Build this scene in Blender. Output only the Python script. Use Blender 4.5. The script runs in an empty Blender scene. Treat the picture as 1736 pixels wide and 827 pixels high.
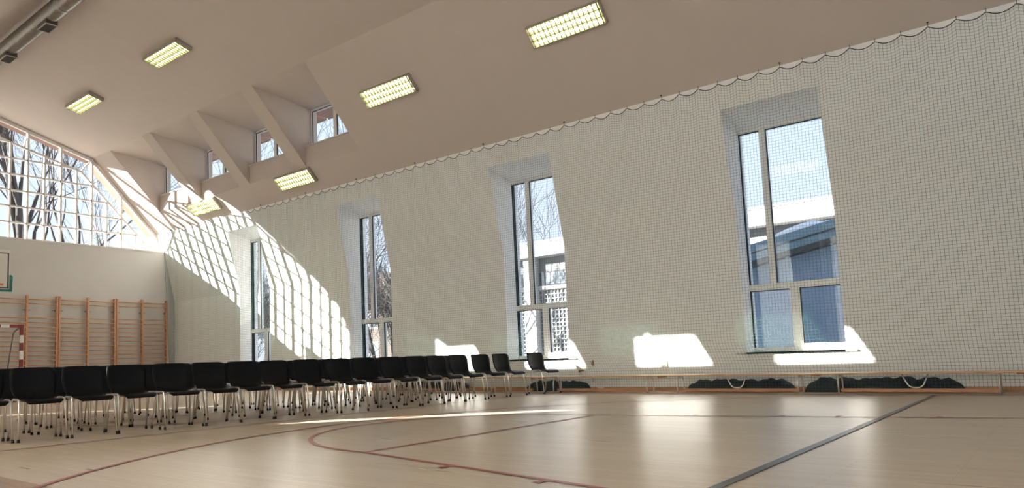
import bpy, bmesh, math, random
from mathutils import Vector, Matrix

random.seed(7)
scene = bpy.context.scene
C = scene.collection

# ------------------------------------------------------------------ camera
FPX, CX, CY = 1238.6, 727.3, 487.5
YAW, PITCH, ROLL, CAMH = 0.8525, 0.0978, -0.0345, 0.735
fw = Vector((math.sin(YAW) * math.cos(PITCH), math.cos(YAW) * math.cos(PITCH), math.sin(PITCH)))
rt = Vector((math.cos(YAW), -math.sin(YAW), 0))
up = rt.cross(fw)
r2 = rt * math.cos(ROLL) + up * math.sin(ROLL)
u2 = -rt * math.sin(ROLL) + up * math.cos(ROLL)
cam_d = bpy.data.cameras.new('camera')
cam_d.sensor_fit = 'HORIZONTAL'
cam_d.sensor_width = 36
cam_d.lens = FPX / 1736 * 36
cam_d.shift_x = (868 - CX) / 1736
cam_d.shift_y = (CY - 413.5) / 1736
cam_d.clip_start = 0.05
cam_d.clip_end = 500
cam = bpy.data.objects.new('camera', cam_d)
C.objects.link(cam)
cam.matrix_world = Matrix(((r2.x, u2.x, -fw.x, 0), (r2.y, u2.y, -fw.y, 0), (r2.z, u2.z, -fw.z, CAMH), (0, 0, 0, 1)))
scene.camera = cam

# ------------------------------------------------------------------ light
SUN_DIR = Vector((1, -0.83, -0.467)).normalized()
world = bpy.data.worlds.new('World')
scene.world = world
world.use_nodes = True
wn = world.node_tree
wn.nodes.clear()
wout = wn.nodes.new('ShaderNodeOutputWorld')
wbg = wn.nodes.new('ShaderNodeBackground')
wtc = wn.nodes.new('ShaderNodeTexCoord')
wsep = wn.nodes.new('ShaderNodeSeparateXYZ')
wrmp = wn.nodes.new('ShaderNodeValToRGB')
wn.links.new(wtc.outputs['Generated'], wsep.inputs[0])
wn.links.new(wsep.outputs['Z'], wrmp.inputs[0])
wn.links.new(wrmp.outputs[0], wbg.inputs[0])
wn.links.new(wbg.outputs[0], wout.inputs[0])
wrmp.color_ramp.elements[0].position = 0.0
wrmp.color_ramp.elements[0].color = (0.80, 0.88, 0.99, 1)
wrmp.color_ramp.elements[1].position = 0.7
wrmp.color_ramp.elements[1].color = (0.50, 0.66, 0.92, 1)
wbg.inputs[1].default_value = 0.80
sd = bpy.data.lights.new('sun', 'SUN')
sd.energy = 28
sd.angle = math.radians(0.35)
sd.color = (1.0, 0.945, 0.875)
so = bpy.data.objects.new('sun', sd)
so.rotation_euler = SUN_DIR.to_track_quat('-Z', 'Y').to_euler()
so.location = (-20, 40, 20)
C.objects.link(so)
vs = scene.view_settings
vs.view_transform = 'Standard'
vs.look = 'None'
vs.exposure = 0.74
vs.gamma = 1.0
vs.use_curve_mapping = False
LAMP_E = 7.0

# ------------------------------------------------------------------ materials
MATS = {}

def pmat(name, col, rough=0.6, metal=0.0, var=0.06, scale=6.0, bump=0.0, bscale=60.0, spec=0.5, coat=0.0):
    m = bpy.data.materials.new(name)
    m.use_nodes = True
    nt = m.node_tree
    b = nt.nodes['Principled BSDF']
    b.inputs['Roughness'].default_value = rough
    b.inputs['Metallic'].default_value = metal
    b.inputs['Specular IOR Level'].default_value = spec
    if coat:
        b.inputs['Coat Weight'].default_value = coat
        b.inputs['Coat Roughness'].default_value = 0.12
    tc = nt.nodes.new('ShaderNodeTexCoord')
    nz = nt.nodes.new('ShaderNodeTexNoise')
    nz.inputs['Scale'].default_value = scale
    nz.inputs['Detail'].default_value = 4
    nt.links.new(tc.outputs['Object'], nz.inputs['Vector'])
    rp = nt.nodes.new('ShaderNodeValToRGB')
    rp.color_ramp.elements[0].position = 0.3
    rp.color_ramp.elements[1].position = 0.7
    rp.color_ramp.elements[0].color = tuple(max(0, c * (1 - var)) for c in col) + (1,)
    rp.color_ramp.elements[1].color = tuple(min(1, c * (1 + var)) for c in col) + (1,)
    nt.links.new(nz.outputs['Fac'], rp.inputs[0])
    nt.links.new(rp.outputs[0], b.inputs['Base Color'])
    if bump:
        n2 = nt.nodes.new('ShaderNodeTexNoise')
        n2.inputs['Scale'].default_value = bscale
        nt.links.new(tc.outputs['Object'], n2.inputs['Vector'])
        bp = nt.nodes.new('ShaderNodeBump')
        bp.inputs['Strength'].default_value = bump
        bp.inputs['Distance'].default_value = 0.01
        nt.links.new(n2.outputs['Fac'], bp.inputs['Height'])
        nt.links.new(bp.outputs[0], b.inputs['Normal'])
    MATS[name] = m
    return m

def wood(name, col, axis, rough=0.5, var=0.25):
    m = pmat(name, col, rough, var=var, scale=4)
    nt = m.node_tree
    nz = [n for n in nt.nodes if n.type == 'TEX_NOISE'][0]
    mp = nt.nodes.new('ShaderNodeMapping')
    tc = [n for n in nt.nodes if n.type == 'TEX_COORD'][0]
    sc = [14, 14, 14]
    sc[axis] = 1.2
    mp.inputs['Scale'].default_value = sc
    nt.links.new(tc.outputs['Object'], mp.inputs['Vector'])
    nt.links.new(mp.outputs[0], nz.inputs['Vector'])
    return m

def glass_mat(name, tint=(0.97, 0.99, 1.0), refl=0.03):
    m = bpy.data.materials.new(name)
    m.use_nodes = True
    nt = m.node_tree
    nt.nodes.clear()
    o = nt.nodes.new('ShaderNodeOutputMaterial')
    t = nt.nodes.new('ShaderNodeBsdfTransparent')
    t.inputs[0].default_value = tint + (1,)
    g = nt.nodes.new('ShaderNodeBsdfGlossy')
    g.inputs['Roughness'].default_value = 0.02
    g.inputs['Color'].default_value = (0.9, 0.95, 1, 1)
    x = nt.nodes.new('ShaderNodeMixShader')
    x.inputs[0].default_value = refl
    nt.links.new(t.outputs[0], x.inputs[1])
    nt.links.new(g.outputs[0], x.inputs[2])
    nt.links.new(x.outputs[0], o.inputs[0])
    MATS[name] = m
    return m

def emit_mat(name, col, strength):
    m = bpy.data.materials.new(name)
    m.use_nodes = True
    nt = m.node_tree
    nt.nodes.clear()
    o = nt.nodes.new('ShaderNodeOutputMaterial')
    e = nt.nodes.new('ShaderNodeEmission')
    e.inputs[0].default_value = col + (1,)
    e.inputs[1].default_value = strength
    nt.links.new(e.outputs[0], o.inputs[0])
    MATS[name] = m
    return m

def floor_mat():
    m = bpy.data.materials.new('parquet')
    m.use_nodes = True
    nt = m.node_tree
    b = nt.nodes['Principled BSDF']
    b.inputs['Roughness'].default_value = 0.30
    b.inputs['Specular IOR Level'].default_value = 0.55
    tc = nt.nodes.new('ShaderNodeTexCoord')
    mp = nt.nodes.new('ShaderNodeMapping')
    mp.inputs['Rotation'].default_value = (0, 0, math.radians(90))
    nt.links.new(tc.outputs['Object'], mp.inputs[0])
    br = nt.nodes.new('ShaderNodeTexBrick')
    br.inputs['Scale'].default_value = 1.0
    br.inputs['Brick Width'].default_value = 1.1
    br.inputs['Row Height'].default_value = 0.065
    br.inputs['Mortar Size'].default_value = 0.0012
    br.inputs['Color1'].default_value = (0.57, 0.455, 0.33, 1)
    br.inputs['Color2'].default_value = (0.51, 0.40, 0.285, 1)
    br.inputs['Mortar'].default_value = (0.30, 0.20, 0.11, 1)
    nt.links.new(mp.outputs[0], br.inputs['Vector'])
    mp2 = nt.nodes.new('ShaderNodeMapping')
    mp2.inputs['Scale'].default_value = (9, 0.6, 1)
    nt.links.new(tc.outputs['Object'], mp2.inputs[0])
    nz = nt.nodes.new('ShaderNodeTexNoise')
    nz.inputs['Scale'].default_value = 3
    nz.inputs['Detail'].default_value = 6
    nt.links.new(mp2.outputs[0], nz.inputs['Vector'])
    mx = nt.nodes.new('ShaderNodeMixRGB')
    mx.blend_type = 'OVERLAY'
    mx.inputs[0].default_value = 0.10
    nt.links.new(br.outputs['Color'], mx.inputs[1])
    nt.links.new(nz.outputs['Fac'], mx.inputs[2])
    nt.links.new(mx.outputs[0], b.inputs['Base Color'])
    n3 = nt.nodes.new('ShaderNodeTexNoise')
    n3.inputs['Scale'].default_value = 1.3
    nt.links.new(mp2.outputs[0], n3.inputs['Vector'])
    mr = nt.nodes.new('ShaderNodeMapRange')
    mr.inputs['To Min'].default_value = 0.24
    mr.inputs['To Max'].default_value = 0.36
    nt.links.new(n3.outputs['Fac'], mr.inputs[0])
    nt.links.new(mr.outputs[0], b.inputs['Roughness'])
    bp = nt.nodes.new('ShaderNodeBump')
    bp.inputs['Strength'].default_value = 0.05
    bp.inputs['Distance'].default_value = 0.004
    nt.links.new(nz.outputs['Fac'], bp.inputs['Height'])
    nt.links.new(bp.outputs[0], b.inputs['Normal'])
    MATS['parquet'] = m
    return m

pmat('plaster', (0.53, 0.505, 0.475), 0.9, var=0.015, scale=2, bump=0.08, bscale=90)
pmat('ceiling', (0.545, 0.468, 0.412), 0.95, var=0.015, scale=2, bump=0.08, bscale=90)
pmat('wall_cream', (0.89, 0.865, 0.825), 0.9, var=0.02, scale=2, bump=0.08, bscale=90)
pmat('pvc', (0.78, 0.77, 0.74), 0.45, var=0.02)
pmat('white_steel', (0.64, 0.60, 0.565), 0.4, var=0.03)
pmat('gap_shade', (0.015, 0.017, 0.02), 0.6)  # near black, stands in for the shadow gap beside the panes
pmat('sill', (0.62, 0.57, 0.51), 0.5)
wood('soffit', (0.235, 0.125, 0.085), 1, 0.7)
wood('bar_wood', (0.56, 0.30, 0.15), 0, 0.45)
wood('post_wood', (0.50, 0.25, 0.125), 2, 0.45)
wood('bench_wood', (0.62, 0.40, 0.20), 1, 0.4)
wood('beam_wood', (0.50, 0.25, 0.12), 1, 0.5)
wood('border_wood', (0.33, 0.20, 0.115), 1, 0.3)
floor_mat()
pmat('line_red', (0.33, 0.072, 0.045), 0.35, var=0.1, scale=20)
pmat('line_dark', (0.09, 0.055, 0.04), 0.35, var=0.1, scale=20)
pmat('line_grey', (0.075, 0.075, 0.075), 0.35, var=0.15, scale=20)
pmat('black_plastic', (0.004, 0.004, 0.004), 0.5, var=0.15, scale=40, bump=0.03, bscale=300, spec=0.16)
pmat('chrome', (0.80, 0.77, 0.73), 0.30, metal=1.0, var=0.04)
pmat('rubber', (0.012, 0.011, 0.010), 0.7)
pmat('galvanised', (0.36, 0.345, 0.32), 0.36, metal=0.9, var=0.10, scale=12)
pmat('dark_grille', (0.06, 0.055, 0.05), 0.6)
pmat('box_metal', (0.13, 0.115, 0.10), 0.5, metal=0.4)
pmat('net', (0.055, 0.135, 0.105), 0.85, var=0.1)
pmat('rope', (0.012, 0.022, 0.018), 0.85, var=0.1)
pmat('heap', (0.032, 0.038, 0.048), 0.95, var=0.35, scale=30, bump=0.6, bscale=60)
pmat('green_pad', (0.02, 0.17, 0.125), 0.6, var=0.08)
pmat('board_white', (0.66, 0.62, 0.56), 0.5, var=0.02)
pmat('black_paint', (0.012, 0.012, 0.013), 0.5)
pmat('orange_sticker', (0.50, 0.20, 0.03), 0.5)
pmat('goal_red', (0.21, 0.022, 0.018), 0.4)
pmat('goal_white', (0.72, 0.70, 0.66), 0.4)
pmat('grey_steel', (0.17, 0.17, 0.16), 0.4, metal=0.5)
pmat('lamp_body', (0.42, 0.36, 0.30), 0.6)
pmat('lamp_reflector', (0.50, 0.50, 0.20), 0.35, var=0.03)
pmat('louvre', (0.24, 0.25, 0.10), 0.35, var=0.03)
emit_mat('lamp_tube', (1.0, 0.97, 0.86), LAMP_E)
glass_mat('glass')
def fill_blind_mat():  # translucent sheet added to spread sunlight as soft fill
    m = bpy.data.materials.new('fill_blind')
    m.use_nodes = True
    nt = m.node_tree
    nt.nodes.clear()
    o = nt.nodes.new('ShaderNodeOutputMaterial')
    t = nt.nodes.new('ShaderNodeBsdfTranslucent')
    t.inputs[0].default_value = (0.96, 0.95, 0.93, 1)
    d_ = nt.nodes.new('ShaderNodeBsdfDiffuse')
    d_.inputs[0].default_value = (0.85, 0.83, 0.78, 1)
    x = nt.nodes.new('ShaderNodeMixShader')
    x.inputs[0].default_value = 0.35
    nt.links.new(t.outputs[0], x.inputs[1])
    nt.links.new(d_.outputs[0], x.inputs[2])
    nt.links.new(x.outputs[0], o.inputs[0])
    MATS['fill_blind'] = m
fill_blind_mat()
glass_mat('acrylic', (0.93, 0.95, 0.95), 0.08)
pmat('rust', (0.36, 0.10, 0.03), 0.6)
pmat('switch_white', (0.75, 0.73, 0.68), 0.4)
pmat('bark', (0.036, 0.031, 0.030), 0.9, var=0.3, scale=8, bump=0.3, bscale=25)
pmat('twig', (0.045, 0.038, 0.037), 0.9, var=0.2)
pmat('ground', (0.105, 0.095, 0.085), 0.95, var=0.2, scale=0.4)
pmat('facade_white', (0.45, 0.44, 0.43), 0.8, var=0.02)
pmat('facade_grey', (0.20, 0.205, 0.21), 0.8, var=0.03)
pmat('snow', (0.86, 0.87, 0.90), 0.8, var=0.02)
pmat('house_pane', (0.10, 0.12, 0.14), 0.2, var=0.1, spec=0.8)
pmat('glass_block', (0.14, 0.155, 0.16), 0.25, var=0.3, scale=5)
pmat('roof_blue', (0.155, 0.24, 0.30), 0.6, var=0.08)
pmat('wall_blue', (0.22, 0.28, 0.36), 0.85, var=0.05)
pmat('dark_eave', (0.03, 0.032, 0.036), 0.7)
pmat('house_brown', (0.075, 0.058, 0.047), 0.85, var=0.1)
pmat('roof_tile', (0.06, 0.05, 0.045), 0.8, var=0.1)

# ------------------------------------------------------------------ builders
class MB:
    def __init__(s):
        s.v, s.f, s.sm = [], [], []

    def poly(s, pts, faces, smooth=False):
        o = len(s.v)
        s.v += [tuple(p) for p in pts]
        for f in faces:
            s.f.append(tuple(o + i for i in f))
            s.sm.append(smooth)
        return s

    def box(s, x0, x1, y0, y1, z0, z1):
        p = [(x, y, z) for z in (z0, z1) for y in (y0, y1) for x in (x0, x1)]
        return s.poly(p, [(0, 2, 3, 1), (4, 5, 7, 6), (0, 1, 5, 4), (2, 6, 7, 3), (0, 4, 6, 2), (1, 3, 7, 5)])

    def prism(s, pts, vec):
        """closed polygon (list of 3-D points) pushed along vec"""
        n = len(pts)
        a = [Vector(p) for p in pts]
        vec = Vector(vec)
        b = [p + vec for p in a]
        fs = [tuple(reversed(range(n))), tuple(range(n, 2 * n))]
        fs += [(i, (i + 1) % n, n + (i + 1) % n, n + i) for i in range(n)]
        return s.poly(a + b, fs)

    def prism_xz(s, xz, y0, y1):
        return s.prism([(x, y0, z) for x, z in xz], (0, y1 - y0, 0))

    def slab_xz(s, a, b, y0, y1, th):
        """sheet between XZ points a and b, thickness th to the upper side"""
        d = Vector((b[0] - a[0], 0, b[1] - a[1])).normalized()
        n = Vector((-d.z, 0, d.x))
        if n.z < 0:
            n = -n
        n *= th
        return s.prism([(a[0], y0, a[1]), (b[0], y0, b[1]), (b[0] + n.x, y0, b[1] + n.z), (a[0] + n.x, y0, a[1] + n.z)], (0, y1 - y0, 0))

    def bar(s, p, q, w, h, upv=(0, 1, 0)):
        p, q = Vector(p), Vector(q)
        d = (q - p).normalized()
        u = Vector(upv)
        a = d.cross(u)
        if a.length < 1e-4:
            a = d.cross(Vector((1, 0, 0)))
        a.normalize()
        b = a.cross(d).normalized()
        c = [p + a * sx * w / 2 + b * sy * h / 2 for sx, sy in ((-1, -1), (1, -1), (1, 1), (-1, 1))]
        return s.prism(c, q - p)

    def tube(s, pts, r, n=6, cap=True):
        pts = [Vector(p) for p in pts]
        rr = r if isinstance(r, (list, tuple)) else [r] * len(pts)
        rings = []
        prev = None
        for i, p in enumerate(pts):
            if i == 0:
                t = pts[1] - p
            elif i == len(pts) - 1:
                t = p - pts[i - 1]
            else:
                t = (pts[i + 1] - p).normalized() + (p - pts[i - 1]).normalized()
            t.normalize()
            if prev is None:
                a = t.cross(Vector((0, 0, 1)) if abs(t.z) < 0.9 else Vector((1, 0, 0))).normalized()
            else:
                a = prev - t * prev.dot(t)
                a.normalize()
            prev = a
            b = t.cross(a)
            rings.append([p + (a * math.cos(2 * math.pi * k / n) + b * math.sin(2 * math.pi * k / n)) * rr[i] for k in range(n)])
        vs_ = [v for ring in rings for v in ring]
        fs = []
        for i in range(len(pts) - 1):
            for k in range(n):
                k2 = (k + 1) % n
                fs.append((i * n + k, i * n + k2, (i + 1) * n + k2, (i + 1) * n + k))
        s.poly(vs_, fs, True)
        if cap:
            o = len(s.v) - len(vs_)
            s.f.append(tuple(o + k for k in reversed(range(n))))
            s.sm.append(False)
            s.f.append(tuple(o + (len(pts) - 1) * n + k for k in range(n)))
            s.sm.append(False)
        return s

    def build(s, name, mat, parent=None, loc=None):
        me = bpy.data.meshes.new(name)
        me.from_pydata(s.v, [], s.f)
        me.polygons.foreach_set('use_smooth', s.sm)
        me.materials.append(MATS[mat] if isinstance(mat, str) else mat)
        me.update()
        bm = bmesh.new()
        bm.from_mesh(me)
        bmesh.ops.recalc_face_normals(bm, faces=bm.faces)
        bm.to_mesh(me)
        bm.free()
        o = bpy.data.objects.new(name, me)
        C.objects.link(o)
        if parent:
            o.parent = parent
        if loc:
            o.location = loc
        return o

def tag(o, label=None, cat=None, group=None, kind=None):
    if label:
        o['label'] = label
    if cat:
        o['category'] = cat
    if group:
        o['group'] = group
    if kind:
        o['kind'] = kind
    return o

def empty(name, loc=(0, 0, 0), rz=0.0):
    o = bpy.data.objects.new(name, None)
    o.empty_display_size = 0.1
    o.location = loc
    o.rotation_euler = (0, 0, rz)
    C.objects.link(o)
    return o

def copy_tree(o, parent=None):
    c = o.copy()
    C.objects.link(c)
    c.parent = parent
    for ch in list(o.children):
        copy_tree(ch, c)
    return c

def fillet(pts, r, n=5):
    """round the inner corners of a polyline"""
    pts = [Vector(p) for p in pts]
    out = [pts[0]]
    for i in range(1, len(pts) - 1):
        a, b, c = pts[i - 1], pts[i], pts[i + 1]
        d1, d2 = (a - b), (c - b)
        rr = min(r, d1.length * 0.45, d2.length * 0.45)
        p, q = b + d1.normalized() * rr, b + d2.normalized() * rr
        for k in range(n + 1):
            t = k / n
            out.append(p * (1 - t) ** 2 + b * 2 * t * (1 - t) + q * t * t)
    out.append(pts[-1])
    return out

ORD = ['first', 'second', 'third', 'fourth', 'fifth', 'sixth', 'seventh', 'eighth', 'ninth', 'tenth', 'eleventh', 'twelfth',
       'thirteenth', 'fourteenth', 'fifteenth', 'sixteenth', 'seventeenth', 'eighteenth', 'nineteenth', 'twentieth', 'twenty-first', 'twenty-second']

# ------------------------------------------------------------------ room shape
XC = 6.21                      # middle of the hall
XW = 13.10                     # lower right wall
KZ = 3.0                       # height where the wall starts to lean in
SX, SZ = 12.56, 5.32           # seam of wall and steep ceiling
EX, EZ = 10.35, 7.60           # edge between steep and shallow ceiling
RZ = 8.74                      # ridge
YF, YG, YN = 23.10, 23.39, -2.60   # far wall face, gable glazing, near wall
XO = 13.75                     # outer wall face
mx = lambda x: 2 * XC - x
LEAN = (XW - SX) / (SZ - KZ)
lean_x = lambda z: XW if z <= KZ else XW - LEAN * (z - KZ)

# floor
f = MB()
f.box(mx(XW), XW, YN, YF, -0.15, 0.0)
floor = f.build('floor', 'parquet')
tag(floor, 'varnished light wooden sports floor with painted court lines', 'floor', kind='structure')

# far wall and ledge
f = MB()
f.box(mx(XO), XO, YF, YG + 0.40, -0.15, 4.67)
wall_far = f.build('wall_far', 'plaster')
tag(wall_far, 'plain cream end wall below the gable glazing', 'wall', kind='structure')
f = MB()
f.box(mx(XW) + 0.35, XW - 0.35, YF - 0.03, YG + 0.10, 4.67, 4.71)
trim = f.build('trim_1', 'sill')
tag(trim, 'narrow ledge running along the foot of the gable glazing', 'ledge', kind='structure')

# right wall with four window openings
WIN_Y = [19.24, 14.24, 9.24, 4.24, -0.76]
OPW = 1.53
OZ0, OZ1 = 0.64, 4.86
PIER = [(XW, -0.15), (XW, KZ), (SX, SZ), (XO, SZ), (XO, -0.15)]
LINTEL = [(lean_x(OZ1), OZ1), (SX, SZ), (XO, SZ), (XO, 4.64), (13.52, 4.68)]
f = MB()
edge = YG + 0.4
for y in WIN_Y:
    f.prism_xz(PIER, y, edge)
    f.prism_xz([(XW, -0.15), (XW, OZ0), (XO, OZ0), (XO, -0.15)], y - OPW, y)
    f.prism_xz(LINTEL, y - OPW, y)
    edge = y - OPW
f.prism_xz(PIER, YN, edge)
wall_right = f.build('wall_right', 'wall_cream')
tag(wall_right, 'cream side wall leaning inward above the window middles', 'wall', kind='structure')

# left wall: tall openings for unseen windows added to let in fill light
LP = [(mx(x), z) for x, z in PIER]
LLINT = [(mx(x), z) for x, z in LINTEL]
WIN_L = [19.74, 13.74, 11.24, 8.74, 6.24, 3.74, 1.24, -1.00]
f = MB()
edge = YG + 0.4
for y in WIN_L:
    f.prism_xz(LP, y, edge)
    f.prism_xz([(mx(XW), -0.15), (mx(XW), OZ0), (mx(XO), OZ0), (mx(XO), -0.15)], y - OPW, y)
    f.prism_xz(LLINT, y - OPW, y)
    edge = y - OPW
f.prism_xz(LP, YN, edge)
wall_left = f.build('wall_left', 'wall_cream')
tag(wall_left, 'cream side wall opposite the row of tall windows', 'wall', kind='structure')

# near wall behind the camera
f = MB()
f.box(mx(XO), XO, YN - 0.35, YN, -0.15, 4.71)
wall_near = f.build('wall_near', 'plaster')
tag(wall_near, 'plain cream end wall behind the camera', 'wall', kind='structure')

# ceiling with dormer openings
DORM = [(12.60, 14.63), (15.10, 17.13), (17.62, 19.65), (20.12, 22.15)]
DX, DZ = 12.03, 5.86
YC0, YC1 = YN - 0.2, YG + 0.06
f = MB()
for sgn in (0, 1):
    m = (lambda x: x) if sgn == 0 else mx
    def sl(a, b, y0, y1, th=0.2):
        f.slab_xz((m(a[0]), a[1]), (m(b[0]), b[1]), y0, y1, th)
    sl((XC, RZ), (EX, EZ), YC0, YC1)
    ex = 0.10
    sl((DX, DZ), (SX + ex, SZ - ex * (EZ - SZ) / (SX - EX)), YC0, YC1)
    edge = YC0
    for a, b in DORM:
        sl((EX, EZ), (DX, DZ), edge, a)
        edge = b
    sl((EX, EZ), (DX, DZ), edge, YC1)
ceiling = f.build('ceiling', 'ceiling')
tag(ceiling, 'matt pale folded ceiling with a shallow and a steep slope', 'ceiling', kind='structure')
DCZ = lambda x: EZ - (x - EX) * 0.098        # dormer ceiling
WXD = 12.25
for sgn in (0, 1):
    m = (lambda x: x) if sgn == 0 else mx
    for a, b in DORM:
        f = MB()
        chk = [(m(x), z) for x, z in ((EX + 0.03, EZ + 0.03), (12.42, DCZ(12.42)), (12.42, 5.52), (DX + 0.03, DZ + 0.03))]
        f.prism_xz(chk, a - 0.05, a + 0.006)
        f.prism_xz(chk, b - 0.006, b + 0.05)
        f.slab_xz((m(EX), EZ), (m(12.42), DCZ(12.42)), a - 0.06, b + 0.06, 0.06)
        f.prism_xz([(m(x), z) for x, z in ((DX, DZ), (DX, 6.37), (12.42, 6.37), (12.42, 5.5))], a, b)
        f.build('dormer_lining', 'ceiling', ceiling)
        f = MB()
        f.box(min(m(12.42), m(13.0)), max(m(12.42), m(13.0)), a - 0.2, b + 0.2, 7.42, 7.47)
        f.build('soffit', 'soffit', ceiling)
        f = MB()
        f.box(min(m(13.0), m(13.03)), max(m(13.0), m(13.03)), a - 0.2, b + 0.2, 7.39, 7.50)
        f.build('fascia', 'white_steel', ceiling)

# gable overhang
f = MB()
for sgn in (0, 1):
    m = (lambda x: x) if sgn == 0 else mx
    f.slab_xz((m(XC), RZ), (m(EX), EZ), YC1, YC1 + 0.55, 0.1)
    f.slab_xz((m(EX), EZ), (m(SX + 0.3), SZ - 0.31), YC1, YC1 + 0.55, 0.1)
f.build('soffit', 'soffit', ceiling)

# court lines (painted on the floor)
def line_strip(pts, w, mat, z=0.003):
    pts = [Vector((p[0], p[1], 0)) for p in pts]
    vs_, fs = [], []
    for i, p in enumerate(pts):
        t = (pts[min(i + 1, len(pts) - 1)] - pts[max(i - 1, 0)]).normalized()
        n = Vector((-t.y, t.x, 0)) * w / 2
        vs_ += [(p.x + n.x, p.y + n.y, z), (p.x - n.x, p.y - n.y, z)]
    for i in range(len(pts) - 1):
        fs.append((2 * i, 2 * i + 1, 2 * i + 3, 2 * i + 2))
    b = MB()
    b.poly(vs_, fs)
    o = b.build('painted_line', mat, floor)
    if o.data.polygons[0].normal.z < 0:
        o.data.flip_normals()
    return o

def arc(cx, cy, r, a0, a1, n=40):
    return [(cx + r * math.cos(math.radians(a0 + (a1 - a0) * k / n)), cy + r * math.sin(math.radians(a0 + (a1 - a0) * k / n))) for k in range(n + 1)]

KC = 6.07
line_strip(arc(KC, 4.40, 1.90, 0, 180), 0.05, 'line_red', 0.0040)
line_strip([(KC - 1.9, 4.40), (KC + 1.9, 4.40)], 0.05, 'line_red', 0.0036)
line_strip([(KC - 1.9, 4.40), (KC - 3.1, -1.4)], 0.05, 'line_red', 0.0038)
line_strip([(KC + 1.9, 4.40), (KC + 3.1, -1.4)], 0.05, 'line_red', 0.0038)
for k in (3.29, 2.41, 1.9, 1.05):
    t = (4.40 - k) / 5.8
    for s in (-1, 1):
        xx = KC + s * (1.9 + 1.2 * t)
        line_strip([(xx + s * 0.02, k), (xx + s * 0.13, k)], 0.05, 'line_red', 0.0044)
line_strip([(KC + 6.3, -1.4), (KC + 6.3, 0.35)] + arc(KC, 0.35, 6.3, 0, 180, 70) + [(KC - 6.3, -1.4)], 0.05, 'line_red', 0.0048)
line_strip([(2.0, 7.80), (12.3, 7.80)], 0.04, 'line_dark', 0.0052)
line_strip([(2.0, 1.50), (12.3, 1.50)], 0.06, 'line_grey', 0.0056)
line_strip([(12.3, -1.4), (12.3, 22.2)], 0.05, 'line_dark', 0.0060)
line_strip([(2.0, 10.40), (12.3, 10.40)], 0.05, 'line_red', 0.0064)
line_strip(arc(KC + 0.1, 10.4, 1.8, 0, 360, 60), 0.05, 'line_red', 0.0068)
b = MB()
b.poly([(mx(XW), -1.4, 0.002), (1.98, -1.4, 0.002), (1.98, 22.2, 0.002), (mx(XW), 22.2, 0.002)], [(0, 1, 2, 3)])
b.build('painted_border', 'border_wood', floor)

# baseboard on the right wall
f = MB()
f.box(XW - 0.018, XW, YN, YF, 0.0, 0.08)
tag(f.build('baseboard_right', 'beam_wood'), 'low wooden skirting along the foot of the side wall', 'baseboard', kind='structure')

# ------------------------------------------------------------------ windows of the right wall
GX = 13.58
def framed_pane(parent, y0, y1, z0, z1, x=GX):
    p = MB()
    p.box(x - 0.004, x + 0.004, y0 - 0.01, y1 + 0.01, z0 - 0.01, z1 + 0.01)
    p.build('pane', 'glass', parent)
    g = MB()
    t = 0.014
    g.box(x - 0.040, x - 0.006, y0, y0 + t * 0.5, z0, z1)
    g.box(x - 0.040, x - 0.006, y1 - t, y1, z0, z1)
    g.box(x - 0.040, x - 0.006, y0, y1, z1 - t, z1)
    g.box(x - 0.040, x - 0.006, y0, y1, z0, z0 + t * 0.4)
    g.build('gap_shade', 'gap_shade', parent)  # dark strips draw the shadow gap between pane and frame

WDESC = ['nearest the gable end wall', 'second from the gable end wall', 'third from the gable end wall', 'fourth from the gable end wall, at the right', 'fifth, hidden beyond the frame']
wcount = 0
for wi, y in enumerate(WIN_Y[:4]):
    wcount += 1
    yl, yr = y + 0.05, y - OPW - 0.05
    glass_u = [(y - 0.36, y), (y - 1.49, y - 0.46)]
    glass_l = [(y - 0.66, y), (y - 1.46, y - 0.81)]
    f = MB()
    xa, xb = GX - 0.06, GX + 0.06
    f.box(xa, xb, y, yl, 0.60, 4.72)                       # jamb on the far side
    f.box(xa, xb, yr, y - 1.49, 0.60, 4.72)
    f.box(xa, xb, y - 1.49, y, 4.60, 4.72)                 # head
    f.box(xa, xb, y - 1.49, y, 1.74, 1.85)                 # transom
    f.box(xa, xb, y - 1.49, y, 0.60, 0.74)                 # bottom rail
    f.box(xa, xb, y - 0.46, y - 0.36, 1.85, 4.60)          # upper mullion
    f.box(xa, xb, y - 0.81, y - 0.66, 0.74, 1.74)          # lower mullion
    f.box(xa - 0.02, xb - 0.02, y - 1.49, y - 0.81, 0.74, 0.79)
    w = f.build('window_%d' % wcount, 'pvc')
    tag(w, 'tall white framed side wall window, ' + WDESC[wi], 'window', kind='structure')
    for a, b_ in glass_u:
        framed_pane(w, a, b_, 1.85, 4.60)
    framed_pane(w, glass_l[0][0], glass_l[0][1], 0.74, 1.74)
    framed_pane(w, glass_l[1][0], glass_l[1][1], 0.79, 1.74)
    s = MB()
    s.box(XW - 0.05, GX - 0.05, y - OPW - 0.0, y + 0.0, OZ0, OZ0 + 0.028)
    s.box(XW - 0.05, XW - 0.001, y - OPW - 0.16, y + 0.16, OZ0, OZ0 + 0.028)
    s.build('sill_board', 'sill', w)

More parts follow.
